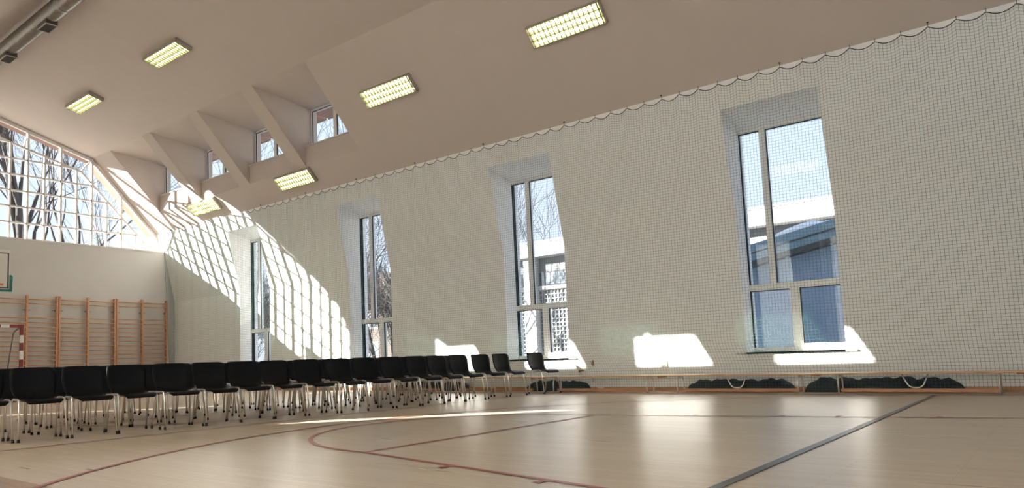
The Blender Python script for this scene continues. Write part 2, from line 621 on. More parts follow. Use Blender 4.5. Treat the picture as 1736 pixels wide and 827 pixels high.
# dormer windows
for sgn in (0, 1):
    for di, (a, b_) in enumerate(DORM):
        wcount += 1
        x = WXD if sgn == 0 else mx(WXD)
        f = MB()
        x0, x1 = x - 0.035, x + 0.035
        ymid = a + 1.08
        f.box(x0, x1, a, a + 0.04, 6.38, 7.415)
        f.box(x0, x1, b_ - 0.04, b_, 6.38, 7.415)
        f.box(x0, x1, a, b_, 6.38, 6.49)
        f.box(x0, x1, a, b_, 7.36, 7.415)
        if sgn == 0:
            f.box(x0, x1, ymid - 0.06, ymid + 0.06, 6.49, 7.36)
        w = f.build('window_%d' % wcount, 'pvc')
        side = 'in the steep slope above the tall windows' if sgn == 0 else 'in the opposite steep slope'
        tag(w, '%s dormer window from the gable, %s' % (ORD[3 - di], side), 'window', kind='structure')
        for p0, p1 in (((a + 0.05, ymid - 0.06), (ymid + 0.06, b_ - 0.05)) if sgn == 0 else ((a + 0.05, b_ - 0.05),)):
            p = MB()
            p.box(x - 0.004, x + 0.004, p0 - 0.01, p1 + 0.01, 6.48, 7.37)
            p.build('pane', 'glass', w)
            g = MB()
            xs = x - 0.028 if sgn == 0 else x + 0.006
            g.box(xs, xs + 0.022, p1 - 0.02, p1, 6.49, 7.36)
            g.box(xs, xs + 0.022, p0, p0 + 0.008, 6.49, 7.36)
            g.box(xs, xs + 0.022, p0, p1, 7.345, 7.36)
            g.build('gap_shade', 'gap_shade', w)  # same drawn shadow gap on the dormer panes
        s = MB()
        xa, xb = (DX - 0.04, x - 0.03) if sgn == 0 else (x + 0.03, mx(DX) + 0.04)
        s.box(xa, xb, a + 0.002, b_ - 0.002, 6.37, 6.40)
        s.build('sill_board', 'sill', w)

# unseen windows added on the opposite wall, sunlit translucent sheets give soft fill
GAPS = {0: (19.34, 19.64), 1: (13.04, 13.42)}  # slots shaped so sun streaks fall on the floor
for wi, y in enumerate(WIN_L):
    wcount += 1
    gx = mx(GX)
    f = MB()
    f.box(gx - 0.06, gx + 0.06, y, y + 0.05, 0.60, 4.72)
    f.box(gx - 0.06, gx + 0.06, y - OPW - 0.05, y - 1.49, 0.60, 4.72)
    f.box(gx - 0.06, gx + 0.06, y - 1.49, y, 4.60, 4.72)
    f.box(gx - 0.06, gx + 0.06, y - 1.49, y, 0.60, 0.74)
    w = f.build('window_%d' % wcount, 'pvc')
    tag(w, 'tall unseen fill light window added in the opposite side wall, %s from the gable' % ORD[wi], 'window', kind='structure')
    p = MB()
    p.box(gx - 0.004, gx + 0.004, y - 1.49, y, 0.74, 4.60)
    p.build('pane', 'glass', w)
    g = GAPS.get(wi)
    gz = 2.75 if wi == 0 else 3.1
    bx = gx + 0.10
    spans = [(y - OPW, y, 0.67, 4.68)] if g is None else [(y - OPW, y, 0.67, gz), (y - OPW, g[0], gz, 4.68), (g[1], y, gz, 4.68)]
    for a, b_, z0, z1 in spans:
        if b_ - a > 0.02:
            MB().box(bx, bx + 0.002, a, b_, z0, z1).build('fill_blind', 'fill_blind', w)

# ------------------------------------------------------------------ gable glazing with steel grille
GZ0 = 4.71
def z_out(x):
    d = abs(x - XC)
    if d < EX - XC:
        return RZ - d * (RZ - EZ) / (EX - XC)
    return EZ - (d - (EX - XC)) * (EZ - SZ) / (SX - EX)
def z_in(x):
    d = abs(x - XC)
    return 7.09 + 0.264 * (3.77 - d) if d < 3.77 else 7.09 - 0.99 * (d - 3.77)
def side(pts, sgn):
    return [((x if sgn == 0 else mx(x)), y, z) for x, y, z in pts]

wcount += 1
gf = MB()
for sgn in (0, 1):
    P = side([(XC, YG, RZ - 0.06), (EX - 0.03, YG, EZ - 0.07), (SX - 0.02, YG, SZ - 0.07), (12.66, YG, GZ0)], sgn)
    for i in range(3):
        gf.bar(P[i], P[i + 1], 0.085, 0.10)
gf.box(mx(12.66), 12.66, YG - 0.05, YG + 0.05, GZ0, GZ0 + 0.05)
gable = gf.build('window_%d' % wcount, 'white_steel')
tag(gable, 'wide gable window above the end wall with white steel grille', 'window', kind='structure')
GI = lambda i: 7.91 + 0.4847 * i
main_i = [-14, -12, -10, -8, -6, -4, -3, -1, 1, 3, 5, 7]
bays = [mx(12.66)] + [GI(i) for i in main_i] + [12.66]
for i in main_i:
    p = MB()
    p.box(GI(i) - 0.030, GI(i) + 0.030, YG - 0.085, YG + 0.04, GZ0, z_out(GI(i)) - 0.05)
    p.build('post', 'white_steel', gable)
allbar = [i for i in range(-16, 10) if i not in main_i and z_in(GI(i)) > GZ0 + 0.12]
for i in allbar:
    p = MB()
    p.box(GI(i) - 0.026, GI(i) + 0.026, YG - 0.08, YG + 0.0, GZ0, z_in(GI(i)))
    p.build('upright', 'white_steel', gable)
for sgn in (0, 1):
    P = side([(XC, YG - 0.035, z_in(XC)), (XC + 3.77, YG - 0.035, 7.09), (12.07, YG - 0.035, 5.02), (12.12, YG - 0.035, GZ0)], sgn)
    for i in range(3):
        MB().bar(P[i], P[i + 1], 0.055, 0.06).build('rail', 'white_steel', gable)
    S = [[(8.40, 8.07), (8.28, 7.55)], [(10.33, 7.55), (9.98, 7.10)], [(11.30, 6.58), (10.98, 6.20)], [(12.50, 5.30), (12.09, 5.03)]]
    for q0, q1 in S:
        Q = side([(q0[0], YG - 0.035, q0[1]), (q1[0], YG - 0.035, q1[1])], sgn)
        MB().bar(Q[0], Q[1], 0.035, 0.035).build('strut', 'white_steel', gable)
for j in range(-1, 6):
    z = 5.71 + 0.4847 * j
    if z > z_in(XC) - 0.1:
        break
    d = 3.77 + (7.09 - z) / 0.99 if z < 7.09 else 3.77 - (z - 7.09) / 0.264
    xs = [x for x in [GI(i) for i in range(-16, 10)] if abs(x - XC) < d]
    xs = [XC - d] + xs + [XC + d]
    for x0, x1 in zip(xs[:-1], xs[1:]):
        if x1 - x0 < 0.06:
            continue
        MB().box(x0 + 0.02, x1 - 0.02, YG - 0.066, YG - 0.006, z - 0.023, z + 0.023).build('crossbar', 'white_steel', gable)
cl = MB()
for j in range(-1, 6):
    z = 5.71 + 0.4847 * j
    for i in range(-16, 10):
        x = GI(i)
        if z < z_in(x) - 0.05:
            cl.box(x - 0.030, x - 0.012, YG - 0.085, YG - 0.07, z - 0.022, z + 0.022)
cl.build('clamps', 'grey_steel', gable)
for x0, x1 in zip(bays[:-1], bays[1:]):
    top = [(x1, z_out(x1) - 0.03), ]
    mids = [x for x in (mx(EX), XC, EX) if x0 + 0.02 < x < x1 - 0.02]
    seq = [(x0, GZ0), (x1, GZ0), (x1, min(z_out(x1), 9) - 0.03)] + [(x, z_out(x) - 0.03) for x in reversed(mids)] + [(x0, z_out(x0) - 0.03)]
    p = MB()
    p.prism_xz(seq, YG + 0.045, YG + 0.053)
    p.build('pane', 'glass', gable)

# plain glazed gable added behind the camera for sky fill
wcount += 1
gf = MB()
for sgn in (0, 1):
    P = side([(XC, YN, RZ - 0.06), (EX - 0.03, YN, EZ - 0.07), (SX - 0.02, YN, SZ - 0.07), (12.66, YN, GZ0)], sgn)
    for i in range(3):
        gf.bar(P[i], P[i + 1], 0.085, 0.10)
for x in (2.09, 4.15, 6.21, 8.27, 10.33):
    gf.box(x - 0.03, x + 0.03, YN - 0.05, YN + 0.05, GZ0, z_out(x) - 0.05)
w = gf.build('window_%d' % wcount, 'white_steel')
tag(w, 'wide gable window added behind the camera for fill light', 'window', kind='structure')
nb_ = [mx(12.66), 2.09, 4.15, 6.21, 8.27, 10.33, 12.66]
for x0, x1 in zip(nb_[:-1], nb_[1:]):
    MB().prism_xz([(x0, GZ0), (x1, GZ0), (x1, z_out(x1) - 0.03), (x0, z_out(x0) - 0.03)], YN - 0.06, YN - 0.052).build('pane', 'glass', w)

# ------------------------------------------------------------------ ceiling lamps
def lamp(name, cx_, cy_, slope, label):
    """slope: XZ direction of the ceiling at the lamp"""
    root = empty(name)
    d = Vector((slope[0], 0, slope[1])).normalized()
    n = Vector((d.z, 0, -d.x))
    if n.z > 0:
        n = -n
    ax = XC + abs(cx_ - XC)
    z0 = (RZ - (ax - XC) * (RZ - EZ) / (EX - XC)) if ax < EX else EZ - (ax - EX) * (EZ - SZ) / (SX - EX)
    ydir = Vector((0, 1, 0))
    root.matrix_world = Matrix(((-d.x, 0, n.x, cx_), (0, 1, 0, cy_), (-d.z, 0, n.z, z0), (0, 0, 0, 1)))
    if d.x < 0:
        root.matrix_world = Matrix(((d.x, 0, n.x, cx_), (0, -1, 0, cy_), (d.z, 0, n.z, z0), (0, 0, 0, 1)))
    # local axes: x across, y along, z down into the room
    L, W, H = 1.50, 0.42, 0.10
    h = MB()
    h.box(-W / 2, W / 2, -L / 2, L / 2, 0.0, 0.012)
    for sx in (-1, 1):
        h.box(min(sx * W / 2, sx * (W / 2 - 0.012)), max(sx * W / 2, sx * (W / 2 - 0.012)), -L / 2, L / 2, 0, H)
    for sy in (-1, 1):
        h.box(-W / 2, W / 2, min(sy * L / 2, sy * (L / 2 - 0.012)), max(sy * L / 2, sy * (L / 2 - 0.012)), 0, H)
    h.build('housing', 'lamp_body', root)
    rf = MB()
    for k in (-1, 0, 1):
        c = k * 0.132
        rf.poly([(c - 0.064, -L / 2 + .013, H - 0.004), (c - 0.025, -L / 2 + .013, 0.02), (c + 0.025, -L / 2 + .013, 0.02), (c + 0.064, -L / 2 + .013, H - 0.004),
                 (c - 0.064, L / 2 - .013, H - 0.004), (c - 0.025, L / 2 - .013, 0.02), (c + 0.025, L / 2 - .013, 0.02), (c + 0.064, L / 2 - .013, H - 0.004)],
                [(0, 1, 5, 4), (1, 2, 6, 5), (2, 3, 7, 6)])
    rf.build('reflector', 'lamp_reflector', root)
    for k in (-1, 0, 1):
        MB().tube([(k * 0.132, -L / 2 + 0.06, 0.052), (k * 0.132, L / 2 - 0.06, 0.052)], 0.017, 8).build('tube', 'lamp_tube', root)
    lv = MB()
    for k in range(16):
        y = -L / 2 + 0.05 + k * (L - 0.1) / 15
        for q in (-1, 0, 1):
            lv.box(q * 0.132 - 0.062, q * 0.132 + 0.062, y - 0.006, y + 0.006, 0.070, H)
    for q in (-1.5, -0.5, 0.5, 1.5):
        lv.box(q * 0.132 - 0.005, q * 0.132 + 0.005, -L / 2 + 0.01, L / 2 - 0.01, 0.07, H + 0.002)
    lv.build('louvre', 'louvre', root)
    tag(root, label, 'lamp', 'louvred fluorescent ceiling lamps')
    return root

SH = (EX - XC, EZ - RZ)
ST = (SX - EX, SZ - EZ)
lamp('ceiling_lamp', 8.53, 19.78, SH, 'louvred ceiling lamp on the shallow slope, nearer the gable window')
lamp('ceiling_lamp', 8.50, 15.32, SH, 'louvred ceiling lamp on the shallow slope above the dormers')
lamp('ceiling_lamp', 11.26, 6.34, ST, 'large louvred ceiling lamp at the top, nearest the camera')
lamp('ceiling_lamp', 11.26, 10.82, ST, 'louvred ceiling lamp on the steep slope right of the dormers')
lamp('ceiling_lamp', 12.20, 15.27, ST, 'louvred ceiling lamp under the nearest dormer, just above the net')
lamp('ceiling_lamp', 12.20, 19.72, ST, 'louvred ceiling lamp in the sunlit patch beneath the far dormers')
# unseen lamps added above and beside the picture to brighten wall and floor
for y in (1.88, 6.15, 10.35):
    lamp('ceiling_lamp', 8.50, y, SH, 'unseen fill lamp added above the upper picture edge, %s from the near gable' % ORD[int(y // 4)])
lamp('ceiling_lamp', 11.26, 1.88, ST, 'unseen fill lamp added on the steep slope beyond the upper right picture edge')
SHL, STL = (-SH[0], SH[1]), (-ST[0], ST[1])
for y in (1.88, 6.35, 10.83, 15.30, 19.78):
    lamp('ceiling_lamp', mx(8.50), y, SHL, 'unseen fill lamp added on the shallow slope across the ridge, %s from the near gable' % ORD[int(y // 4)])
for x, y in ((11.26, 1.88), (11.26, 6.35), (11.26, 10.83), (12.20, 15.27), (12.20, 19.72)):
    lamp('ceiling_lamp', mx(x), y, STL, 'unseen fill lamp added on the steep slope across the ridge, %s from the near gable' % ORD[int(y // 4)])

# ------------------------------------------------------------------ duct
duct = empty('ventilation_duct', (6.10, 10.0, 8.40))
pts, rad = [], []
y = 0.0
DR = 0.18
n = 0
ys, rs = [], []
while y < 13.0:
    ys += [y, y + 0.055, y + 0.062, y + 0.070]
    rs += [DR, DR, DR + 0.012, DR]
    y += 0.075
d = MB()
d.tube([(0, yy, 0) for yy in ys], rs, 20)
d.build('spiral_pipe', 'galvanised', duct)
for yy in (5.2, 9.9):
    MB().tube([(0, yy - 0.03, 0), (0, yy + 0.03, 0)], DR + 0.016, 20).build('joint_collar', 'galvanised', duct)
for yy in (3.5, 8.0, 12.0):
    h = MB()
    h.tube([(0.0, yy, DR), (0.0, yy, 0.33)], 0.008, 6)
    h.build('hanger', 'grey_steel', duct)
for yy in (1.45, 3.75, 6.03, 8.32, 10.6):
    b = MB()
    b.box(-0.11, 0.13, yy - 0.23, yy + 0.23, -0.25, -0.08)
    bx = b.build('outlet_box', 'box_metal', duct)
    g = MB()
    for a0, a1, c0, c1 in ((-0.125, -0.10, -0.245, 0.245), (0.12, 0.145, -0.245, 0.245), (-0.125, 0.145, -0.245, -0.22), (-0.125, 0.145, 0.22, 0.245)):
        g.box(a0, a1, yy + c0, yy + c1, -0.265, -0.25)
    g.build('outlet_rim', 'lamp_body', bx)
    g = MB()
    for k in range(9):
        g.box(-0.10, 0.12, yy - 0.2 + k * 0.05, yy - 0.19 + k * 0.05, -0.262, -0.25)
    g.build('outlet_grille', 'dark_grille', bx)
tag(duct, 'round spiral metal duct with square outlets under the ridge', 'duct')

# ------------------------------------------------------------------ protective net
NX, NTOP, HOOK = 12.53, 5.285, 0.336
NY0, NY1 = -2.35, 22.80
CELL = 0.05
net = empty('protective_net', (NX, 10, 0))
def scallop(y):
    t = ((y - 3.186) / HOOK) % 1.0
    return -0.075 * 4 * t * (1 - t)
def net_x(y, z):
    x = NX + 0.012 * math.sin(y * 5.1) + 0.010 * math.sin(y * 13.7 + 1.0)
    if z < 0.95:
        t = min(1.0, (0.95 - z) / 0.6)
        x += 0.36 * (t * t * (3 - 2 * t))
    return x
ny = int((NY1 - NY0) / CELL)
nz = int(NTOP / CELL)
def net_z(y, k):
    dep = k * CELL
    return NTOP + scallop(y) * (math.exp(-dep / 0.55)) - dep * (NTOP - 0.04) / (nz * CELL)
def net_p(y, k):
    z = net_z(y, k)
    yy = y
    dl = (NY1 - y)
    # free far edge is pulled in below
    if dl < 1.2:
        yy -= (1 - dl / 1.2) * 0.33 * min(1.0, (NTOP - z) / 4.5)
    return (net_x(yy, z) - NX, yy - 10, z)
nm = MB()
TR = 0.0017
import array
def strand(pts, r):
    o = len(nm.v)
    n_ = len(pts)
    for i, p in enumerate(pts):
        q = pts[min(i + 1, n_ - 1)]
        s_ = pts[max(i - 1, 0)]
        ty, tz = q[1] - s_[1], q[2] - s_[2]
        ln = math.hypot(ty, tz) or 1
        py, pz = -tz / ln, ty / ln
        nm.v.append((p[0] - r, p[1], p[2]))
        nm.v.append((p[0] + r * 0.6, p[1] + py * r, p[2] + pz * r))
        nm.v.append((p[0] + r * 0.6, p[1] - py * r, p[2] - pz * r))
    for i in range(n_ - 1):
        a = o + 3 * i
        for k in range(3):
            k2 = (k + 1) % 3
            nm.f.append((a + k, a + k2, a + 3 + k2, a + 3 + k))
            nm.sm.append(False)
for j in range(ny + 1):
    y = NY0 + j * CELL
    ks = list(range(0, 24, 2)) + list(range(24, nz - 20, 8)) + list(range(nz - 20, nz + 1, 2))
    strand([net_p(y, k) for k in ks], TR)
for k in range(1, nz + 1):
    step = 0.084 if k < 40 else 0.168
    m_ = int((NY1 - NY0) / step)
    strand([net_p(NY0 + (NY1 - NY0) * i / m_, k) for i in range(m_ + 1)], TR)
me = bpy.data.meshes.new('mesh_panel')
me.from_pydata(nm.v, [], nm.f)
me.materials.append(MATS['net'])
mo = bpy.data.objects.new('mesh_panel', me)
C.objects.link(mo)
mo.parent = net
mo['kind'] = 'stuff'
rp_ = []
step = HOOK / 10
m_ = int((NY1 - NY0) / step)
MB().tube([net_p(NY0 + i * step, 0) for i in range(m_ + 1)], 0.0065, 5).build('top_rope', 'rope', net)
MB().tube([net_p(NY1, k) for k in range(0, nz + 1, 4)], 0.006, 5).build('edge_rope', 'net', net)
hk = None
k = 0
y = 3.186 - HOOK * 16
while y < NY1:
    if hk is None:
        h = MB()
        h.tube([(0, 0, -0.004), (0, 0, 0.022), (-0.012, 0, 0.032), (-0.004, 0, 0.045)], 0.004, 5)
        hk = h.build('hook', 'rope', net)
        ob = hk
    else:
        ob = hk.copy()
        C.objects.link(ob)
    ob.location = (0, y - 10, NTOP)
    if k % 6 == 4:
        pn = MB()
        pn.tube([(-0.03, 0, 0.055), (0.03, 0, 0.075)], 0.013, 6)
        pin = pn.build('pin', 'rope', net)
        pin.location = (0, y - 10, NTOP)
    k += 1
    y += HOOK
tag(net, 'dark green protective net hung in scallops in front of the windows', 'net')

# ------------------------------------------------------------------ wall bars
BX0, BS, BY = 8.308, 0.8888, 22.98
PT = 3.02
rung_z = [2.905, 2.775] + [2.352 - 0.1385 * k for k in range(17)]
wb_lab = ['wooden wall bars beside the net in the corner', 'middle set of wooden wall bars on the end wall', 'wooden wall bars behind the red and white goal']
for bi, k0 in enumerate((3, 1, -1)):
    xs = [BX0 + BS * (k0 + j) for j in range(3)]
    root = empty('wall_bars', (xs[1], BY, 0))
    offs = [0.035, 0, -0.035] if True else 0
    px = []
    for j in range(3):
        x = xs[j] - xs[1] + offs[j]
        px.append(x)
        p = MB()
        p.box(x - 0.026, x + 0.026, -0.055, 0.055, 0.0, PT)
        po = p.build('post', 'post_wood', root)
        for s in (-1, 1):
            q = MB()
            q.box(x + s * 0.02 if s > 0 else x - 0.11, x + 0.11 if s > 0 else x - 0.02, 0.02, 0.035, 2.575, 2.595)
            q.build('bracket', 'grey_steel', po)
        w = MB()
        w.box(x - 0.02, x + 0.02, 0.055, 0.125, 2.56, 2.62)
        w.box(x - 0.02, x + 0.02, 0.055, 0.125, 0.3, 0.36)
        w.build('wall_fixing', 'grey_steel', po)
    for j in range(2):
        for z in rung_z:
            r = MB()
            yo = -0.03
            r.tube([(px[j] + 0.02, yo, z), (px[j + 1] - 0.02, yo, z)], 0.0185, 6)
            r.build('rung', 'bar_wood', root)
    tag(root, wb_lab[bi], 'wall bars', 'wall bars on the end wall')

# ------------------------------------------------------------------ goal
GYY = 21.90
goal = empty('handball_goal', (6.26, GYY, 0))
hw = 1.58
def bands(p, q, nb, first_red, ax):
    for k in range(nb):
        a = p + (q - p) * k / nb
        b_ = p + (q - p) * (k + 1) / nb
        mt = 'goal_red' if (k % 2 == 0) == first_red else 'goal_white'
        m_ = MB()
        yield a, b_, mt, m_
for s in (-1, 1):
    x0, x1 = (hw - 0.08, hw) if s > 0 else (-hw, -hw + 0.08)
    segs = [(2.08, 1.79), (1.79, 1.58), (1.58, 1.36), (1.36, 1.12), (1.12, 0.90), (0.90, 0.68), (0.68, 0.46), (0.46, 0.22), (0.22, 0.0)]
    for k, (z1, z0) in enumerate(segs):
        MB().box(x0, x1, -0.04, 0.04, z0, z1).build('post_band', 'goal_red' if k % 2 == 0 else 'goal_white', goal)
    MB().tube(fillet([(s * (hw - 0.10), 0.04, 1.98), (s * (hw - 0.14), 0.30, 1.90), (s * (hw - 0.17), 0.95, 0.02)], 0.15), 0.018, 6).build('back_stay', 'grey_steel', goal)
xb = [-1.50 + 0.2 * k for k in range(16)]
MB().box(1.22, 1.50, -0.04, 0.04, 2.0, 2.08).build('crossbar_band', 'goal_red', goal)
MB().box(-1.50, -1.22, -0.04, 0.04, 2.0, 2.08).build('crossbar_band', 'goal_red', goal)
nb = 11
for k in range(nb):
    a = -1.22 + 2.44 * k / nb
    MB().box(a, a + 2.44 / nb, -0.04, 0.04, 2.0, 2.08).build('crossbar_band', 'goal_white' if k % 2 == 0 else 'goal_red', goal)
MB().tube([(-1.41, 0.95, 0.02), (1.41, 0.95, 0.02)], 0.018, 6).build('ground_bar', 'grey_steel', goal)
tag(goal, 'red and white banded handball goal in front of the wall bars', 'goal')

# ------------------------------------------------------------------ basketball backboard
BYY = 21.0
XR = 7.17
bb = empty('basketball_backboard', (XR - 0.9, BYY, 2.90))
MB().box(-0.9, 0.9, 0, 0.03, 0.06, 1.11).build('board', 'board_white', bb)
ln = MB()
for a0, a1, c0, c1 in ((-0.86, 0.86, 0.085, 0.105), (-0.86, 0.86, 1.005, 1.025), (-0.865, -0.84, 0.085, 1.025), (0.835, 0.865, 0.085, 1.025)):
    ln.box(a0, a1, -0.003, 0.0, c0, c1)
ln.box(0.555, 0.575, -0.003, 0.0, 0.085, 1.025)
ln.build('border_line', 'black_paint', bb)
MB().box(0.60, 0.74, -0.005, 0.0, 0.15, 0.21).build('sticker', 'orange_sticker', bb)
pad = MB()
pad.prism([(-0.92, -0.02, 0.0), (0.95, -0.02, 0.0), (0.96, -0.02, 0.40), (0.92, -0.02, 0.44), (0.89, -0.02, 0.44), (0.885, -0.02, 0.055), (-0.885, -0.02, 0.055), (-0.89, -0.02, 0.44), (-0.95, -0.02, 0.40), (-0.95, -0.02, 0.0)], (0, 0.07, 0))
pad.build('edge_pad', 'green_pad', bb)
rim = MB()
rim.tube([(0.225 * math.cos(t * math.pi / 12), -0.37 + 0.225 * math.sin(t * math.pi / 12), 0.15) for t in range(25)], 0.01, 6)
rim.box(-0.06, 0.06, -0.15, 0.0, 0.09, 0.16)
rim.build('rim', 'rust', bb)
fr = MB()
for x in (-0.6, 0.6):
    for z in (0.2, 0.95):
        fr.tube([(x, 0.03, z), (x * 1.0, YF - BYY - 0.004, z)], 0.025, 6)
    fr.tube([(x, 0.06, 0.2), (x, YF - BYY - 0.02, 0.95)], 0.02, 6)
fr.build('wall_bracket', 'grey_steel', bb)
tag(bb, 'pale basketball backboard with black border and green edge padding', 'backboard')

# ------------------------------------------------------------------ benches
BXC = 12.74
def make_bench():
    root = empty('gym_bench', (0, 0, 0))
    p = MB()
    p.prism_xz([(-0.12, 0.285), (0.12, 0.285), (0.125, 0.295), (0.12, 0.312), (-0.12, 0.312), (-0.125, 0.295)], -1.262, 1.262)
    p.build('plank', 'bench_wood', root)
    b = MB()
    b.box(-0.03, 0.03, -0.97, 0.97, 0.02, 0.07)
    b.build('lower_beam', 'beam_wood', root)
    for y in (-0.98, 0.98):
        l = MB()
        l.tube(fillet([(-0.15, y, 0.0), (-0.145, y, 0.20), (-0.10, y, 0.275), (0.10, y, 0.275), (0.145, y, 0.20), (0.15, y, 0.0)], 0.09), 0.0125, 8)
        l.build('leg_hoop', 'chrome', root)
    h = MB()
    h.tube(fillet([(-0.06, -0.17, 0.285), (-0.06, -0.09, 0.085), (-0.06, 0.07, 0.085), (-0.06, 0.16, 0.285)], 0.07), 0.0095, 8)
    h.build('brace_hoop', 'chrome', root)
    b = MB()
    b.box(-0.11, 0.11, -1.26, -1.17, 0.270, 0.285)
    b.build('end_plate', 'rust', root)
    return root
proto = make_bench()
bench_lab = {4.31: 'long low wooden bench below the rightmost tall window', 6.84: 'long low wooden bench behind the lone chair at the row end',
             9.37: 'long low wooden bench behind the last chairs of the row', 11.9: 'long low bench glimpsed through the chair legs',
             1.78: 'long low bench at the near end of the bench line'}
first = True
for yc, lab in bench_lab.items():
    o = proto if first else copy_tree(proto)
    first = False
    o.location = (BXC, yc, 0)
    tag(o, lab, 'bench', 'benches in line along the side wall')

# dark gathered net bundles on the floor behind the benches
def heap(y0, y1, hmax, label, seed):
    rnd = random.Random(seed)
    m_ = MB()
    ny_, nx_ = int((y1 - y0) / 0.05), 9
    vs_, fs = [], []
    ph = [rnd.uniform(0, 6.28) for _ in range(6)]
    for i in range(ny_ + 1):
        y = y0 + (y1 - y0) * i / ny_
        e = min(1, (y - y0) / 0.22, (y1 - y) / 0.22)
        e = math.sqrt(max(0, e))
        hh = hmax * e * (0.80 + 0.03 * math.sin(y * 7 + ph[0]) + 0.03 * math.sin(y * 17 + ph[1]))
        for j in range(nx_ + 1):
            t = j / nx_
            x = 12.96 + 0.12 * t
            z = hh * math.sin(math.pi * min(1, 0.08 + 0.92 * t) ** 0.8) ** 0.7 if 0 < t < 1 else 0
            z += (0.012 * math.sin(x * 60 + y * 23 + ph[2]) + 0.01 * math.sin(y * 41 + ph[3])) * (1 if 0 < t < 1 else 0) * e
            vs_.append((x, y, max(0, z) + 0.001))
    for i in range(ny_):
        for j in range(nx_):
            a = i * (nx_ + 1) + j
            fs.append((a, a + 1, a + nx_ + 2, a + nx_ + 1))
    m_.poly(vs_, fs, True)
    m_.poly([(12.96, y0, 0.001), (13.08, y0, 0.001), (13.08, y1, 0.001), (12.96, y1, 0.001)], [(0, 3, 2, 1)])
    o = m_.build('net_bundle', 'heap')
    tag(o, label, 'net bundle', 'gathered net on the floor behind the benches')
heap(3.45, 5.30, 0.26, 'dark gathered netting on the floor behind the right bench', 1)
heap(1.2, 3.35, 0.27, 'dark gathered netting on the floor at the right frame edge', 2)
heap(7.20, 8.75, 0.26, 'dark gathered netting on the floor beside the lone chair', 3)
heap(10.2, 12.6, 0.26, 'dark gathered netting seen behind the chair legs', 4)

# small wall fittings
f = empty('wall_socket', (XW, 5.73, 0.50))
MB().box(-0.03, 0.0, -0.06, 0.06, -0.06, 0.06).build('plate', 'switch_white', f)
MB().box(-0.036, -0.03, -0.035, 0.035, -0.035, 0.035).build('insert', 'lamp_body', f)
tag(f, 'small square white wall socket in the bright sun patch', 'socket')
f = empty('wall_hook', (XW, 7.19, 0.55))
MB().box(-0.02, 0.0, -0.012, 0.012, -0.05, 0.06).build('back_plate', 'rust', f)
MB().tube(fillet([(-0.02, 0, -0.02), (-0.07, 0, -0.03), (-0.075, 0, 0.03)], 0.03), 0.008, 6).build('prong', 'rust', f)
tag(f, 'small rusty hook on the wall right of the lone chair', 'hook')
f = empty('wall_clip', (XW, 7.45, 0.405))
MB().box(-0.02, 0.0, -0.05, 0.05, -0.012, 0.012).build('plate', 'rust', f)
MB().box(-0.05, -0.02, 0.02, 0.05, -0.03, 0.01).build('clamp', 'rust', f)
tag(f, 'tiny red brown clip low on the wall above the bench', 'clip')

# ------------------------------------------------------------------ chairs
def make_chair():
    root = empty('stacking_chair')
    prof = [(-0.250, 0.800, 0.180, 0.0), (-0.249, 0.793, 0.212, .3), (-0.246, 0.775, 0.232, .6), (-0.241, 0.72, 0.241, 1), (-0.232, 0.65, 0.242, 1), (-0.220, 0.58, 0.236, 1), (-0.203, 0.525, 0.226, 1),
            (-0.174, 0.482, 0.214, .9), (-0.130, 0.455, 0.210, .7), (-0.06, 0.443, 0.208, .55), (0.02, 0.440, 0.210, .5), (0.10, 0.443, 0.210, .45),
            (0.165, 0.447, 0.208, .35), (0.205, 0.440, 0.198, .2), (0.228, 0.422, 0.180, .1), (0.236, 0.402, 0.155, 0)]
    NU = 12
    vs_, fs = [], []
    for i, (d, z, hw_, cv) in enumerate(prof):
        a = prof[max(0, i - 1)]
        b_ = prof[min(len(prof) - 1, i + 1)]
        t = Vector((b_[0] - a[0], b_[1] - a[1])).normalized()
        nrm = Vector((-t.y, t.x))          # towards the sitter: forward/up
        if nrm.y < 0 and i > 6:
            nrm = -nrm
        if nrm.x < 0 and i <= 6:
            nrm = -nrm
        for k in range(NU + 1):
            u = -1 + 2 * k / NU
            lift = cv * (0.040 if i <= 7 else 0.026) * abs(u) ** 2.6
            lip = -0.010 * max(0, (abs(u) - 0.92) / 0.08)
            o = lift + lip
            vs_.append((u * hw_, -(d + nrm.x * o), z + nrm.y * o))
    for i in range(len(prof) - 1):
        for k in range(NU):
            a = i * (NU + 1) + k
            fs.append((a, a + 1, a + NU + 2, a + NU + 1))
    me_ = bpy.data.meshes.new('shell')
    me_.from_pydata(vs_, [], fs)
    bm = bmesh.new()
    bm.from_mesh(me_)
    bmesh.ops.recalc_face_normals(bm, faces=bm.faces)
    bmesh.ops.solidify(bm, geom=bm.faces[:], thickness=0.007)
    for fc in bm.faces:
        fc.smooth = True
    bm.to_mesh(me_)
    bm.free()
    me_.materials.append(MATS['black_plastic'])
    sh = bpy.data.objects.new('shell', me_)
    C.objects.link(sh)
    sh.parent = root
    for s in (-1, 1):
        t = MB()
        t.tube(fillet([(s * 0.245, -0.185, 0.012), (s * 0.230, -0.120, 0.452), (s * 0.230, 0.140, 0.452), (s * 0.245, 0.205, 0.012)], 0.055, 6), 0.0105, 8)
        t.build('side_frame', 'chrome', root)
        for y in (-0.185, 0.205):
            c = MB()
            yb = y + (0.006 if y < 0 else -0.004)
            c.tube([(s * 0.2455, y, 0.0), (s * 0.2445, yb, 0.034)], [0.0165, 0.0145], 8)
            c.build('foot_cap', 'rubber', root)
    for y in (-0.09, 0.08):
        t = MB()
        t.tube(fillet([(-0.226, y, 0.446), (-0.19, y, 0.425), (0.19, y, 0.425), (0.226, y, 0.446)], 0.02, 3), 0.008, 6)
        t.build('seat_support', 'chrome', root)
    return root

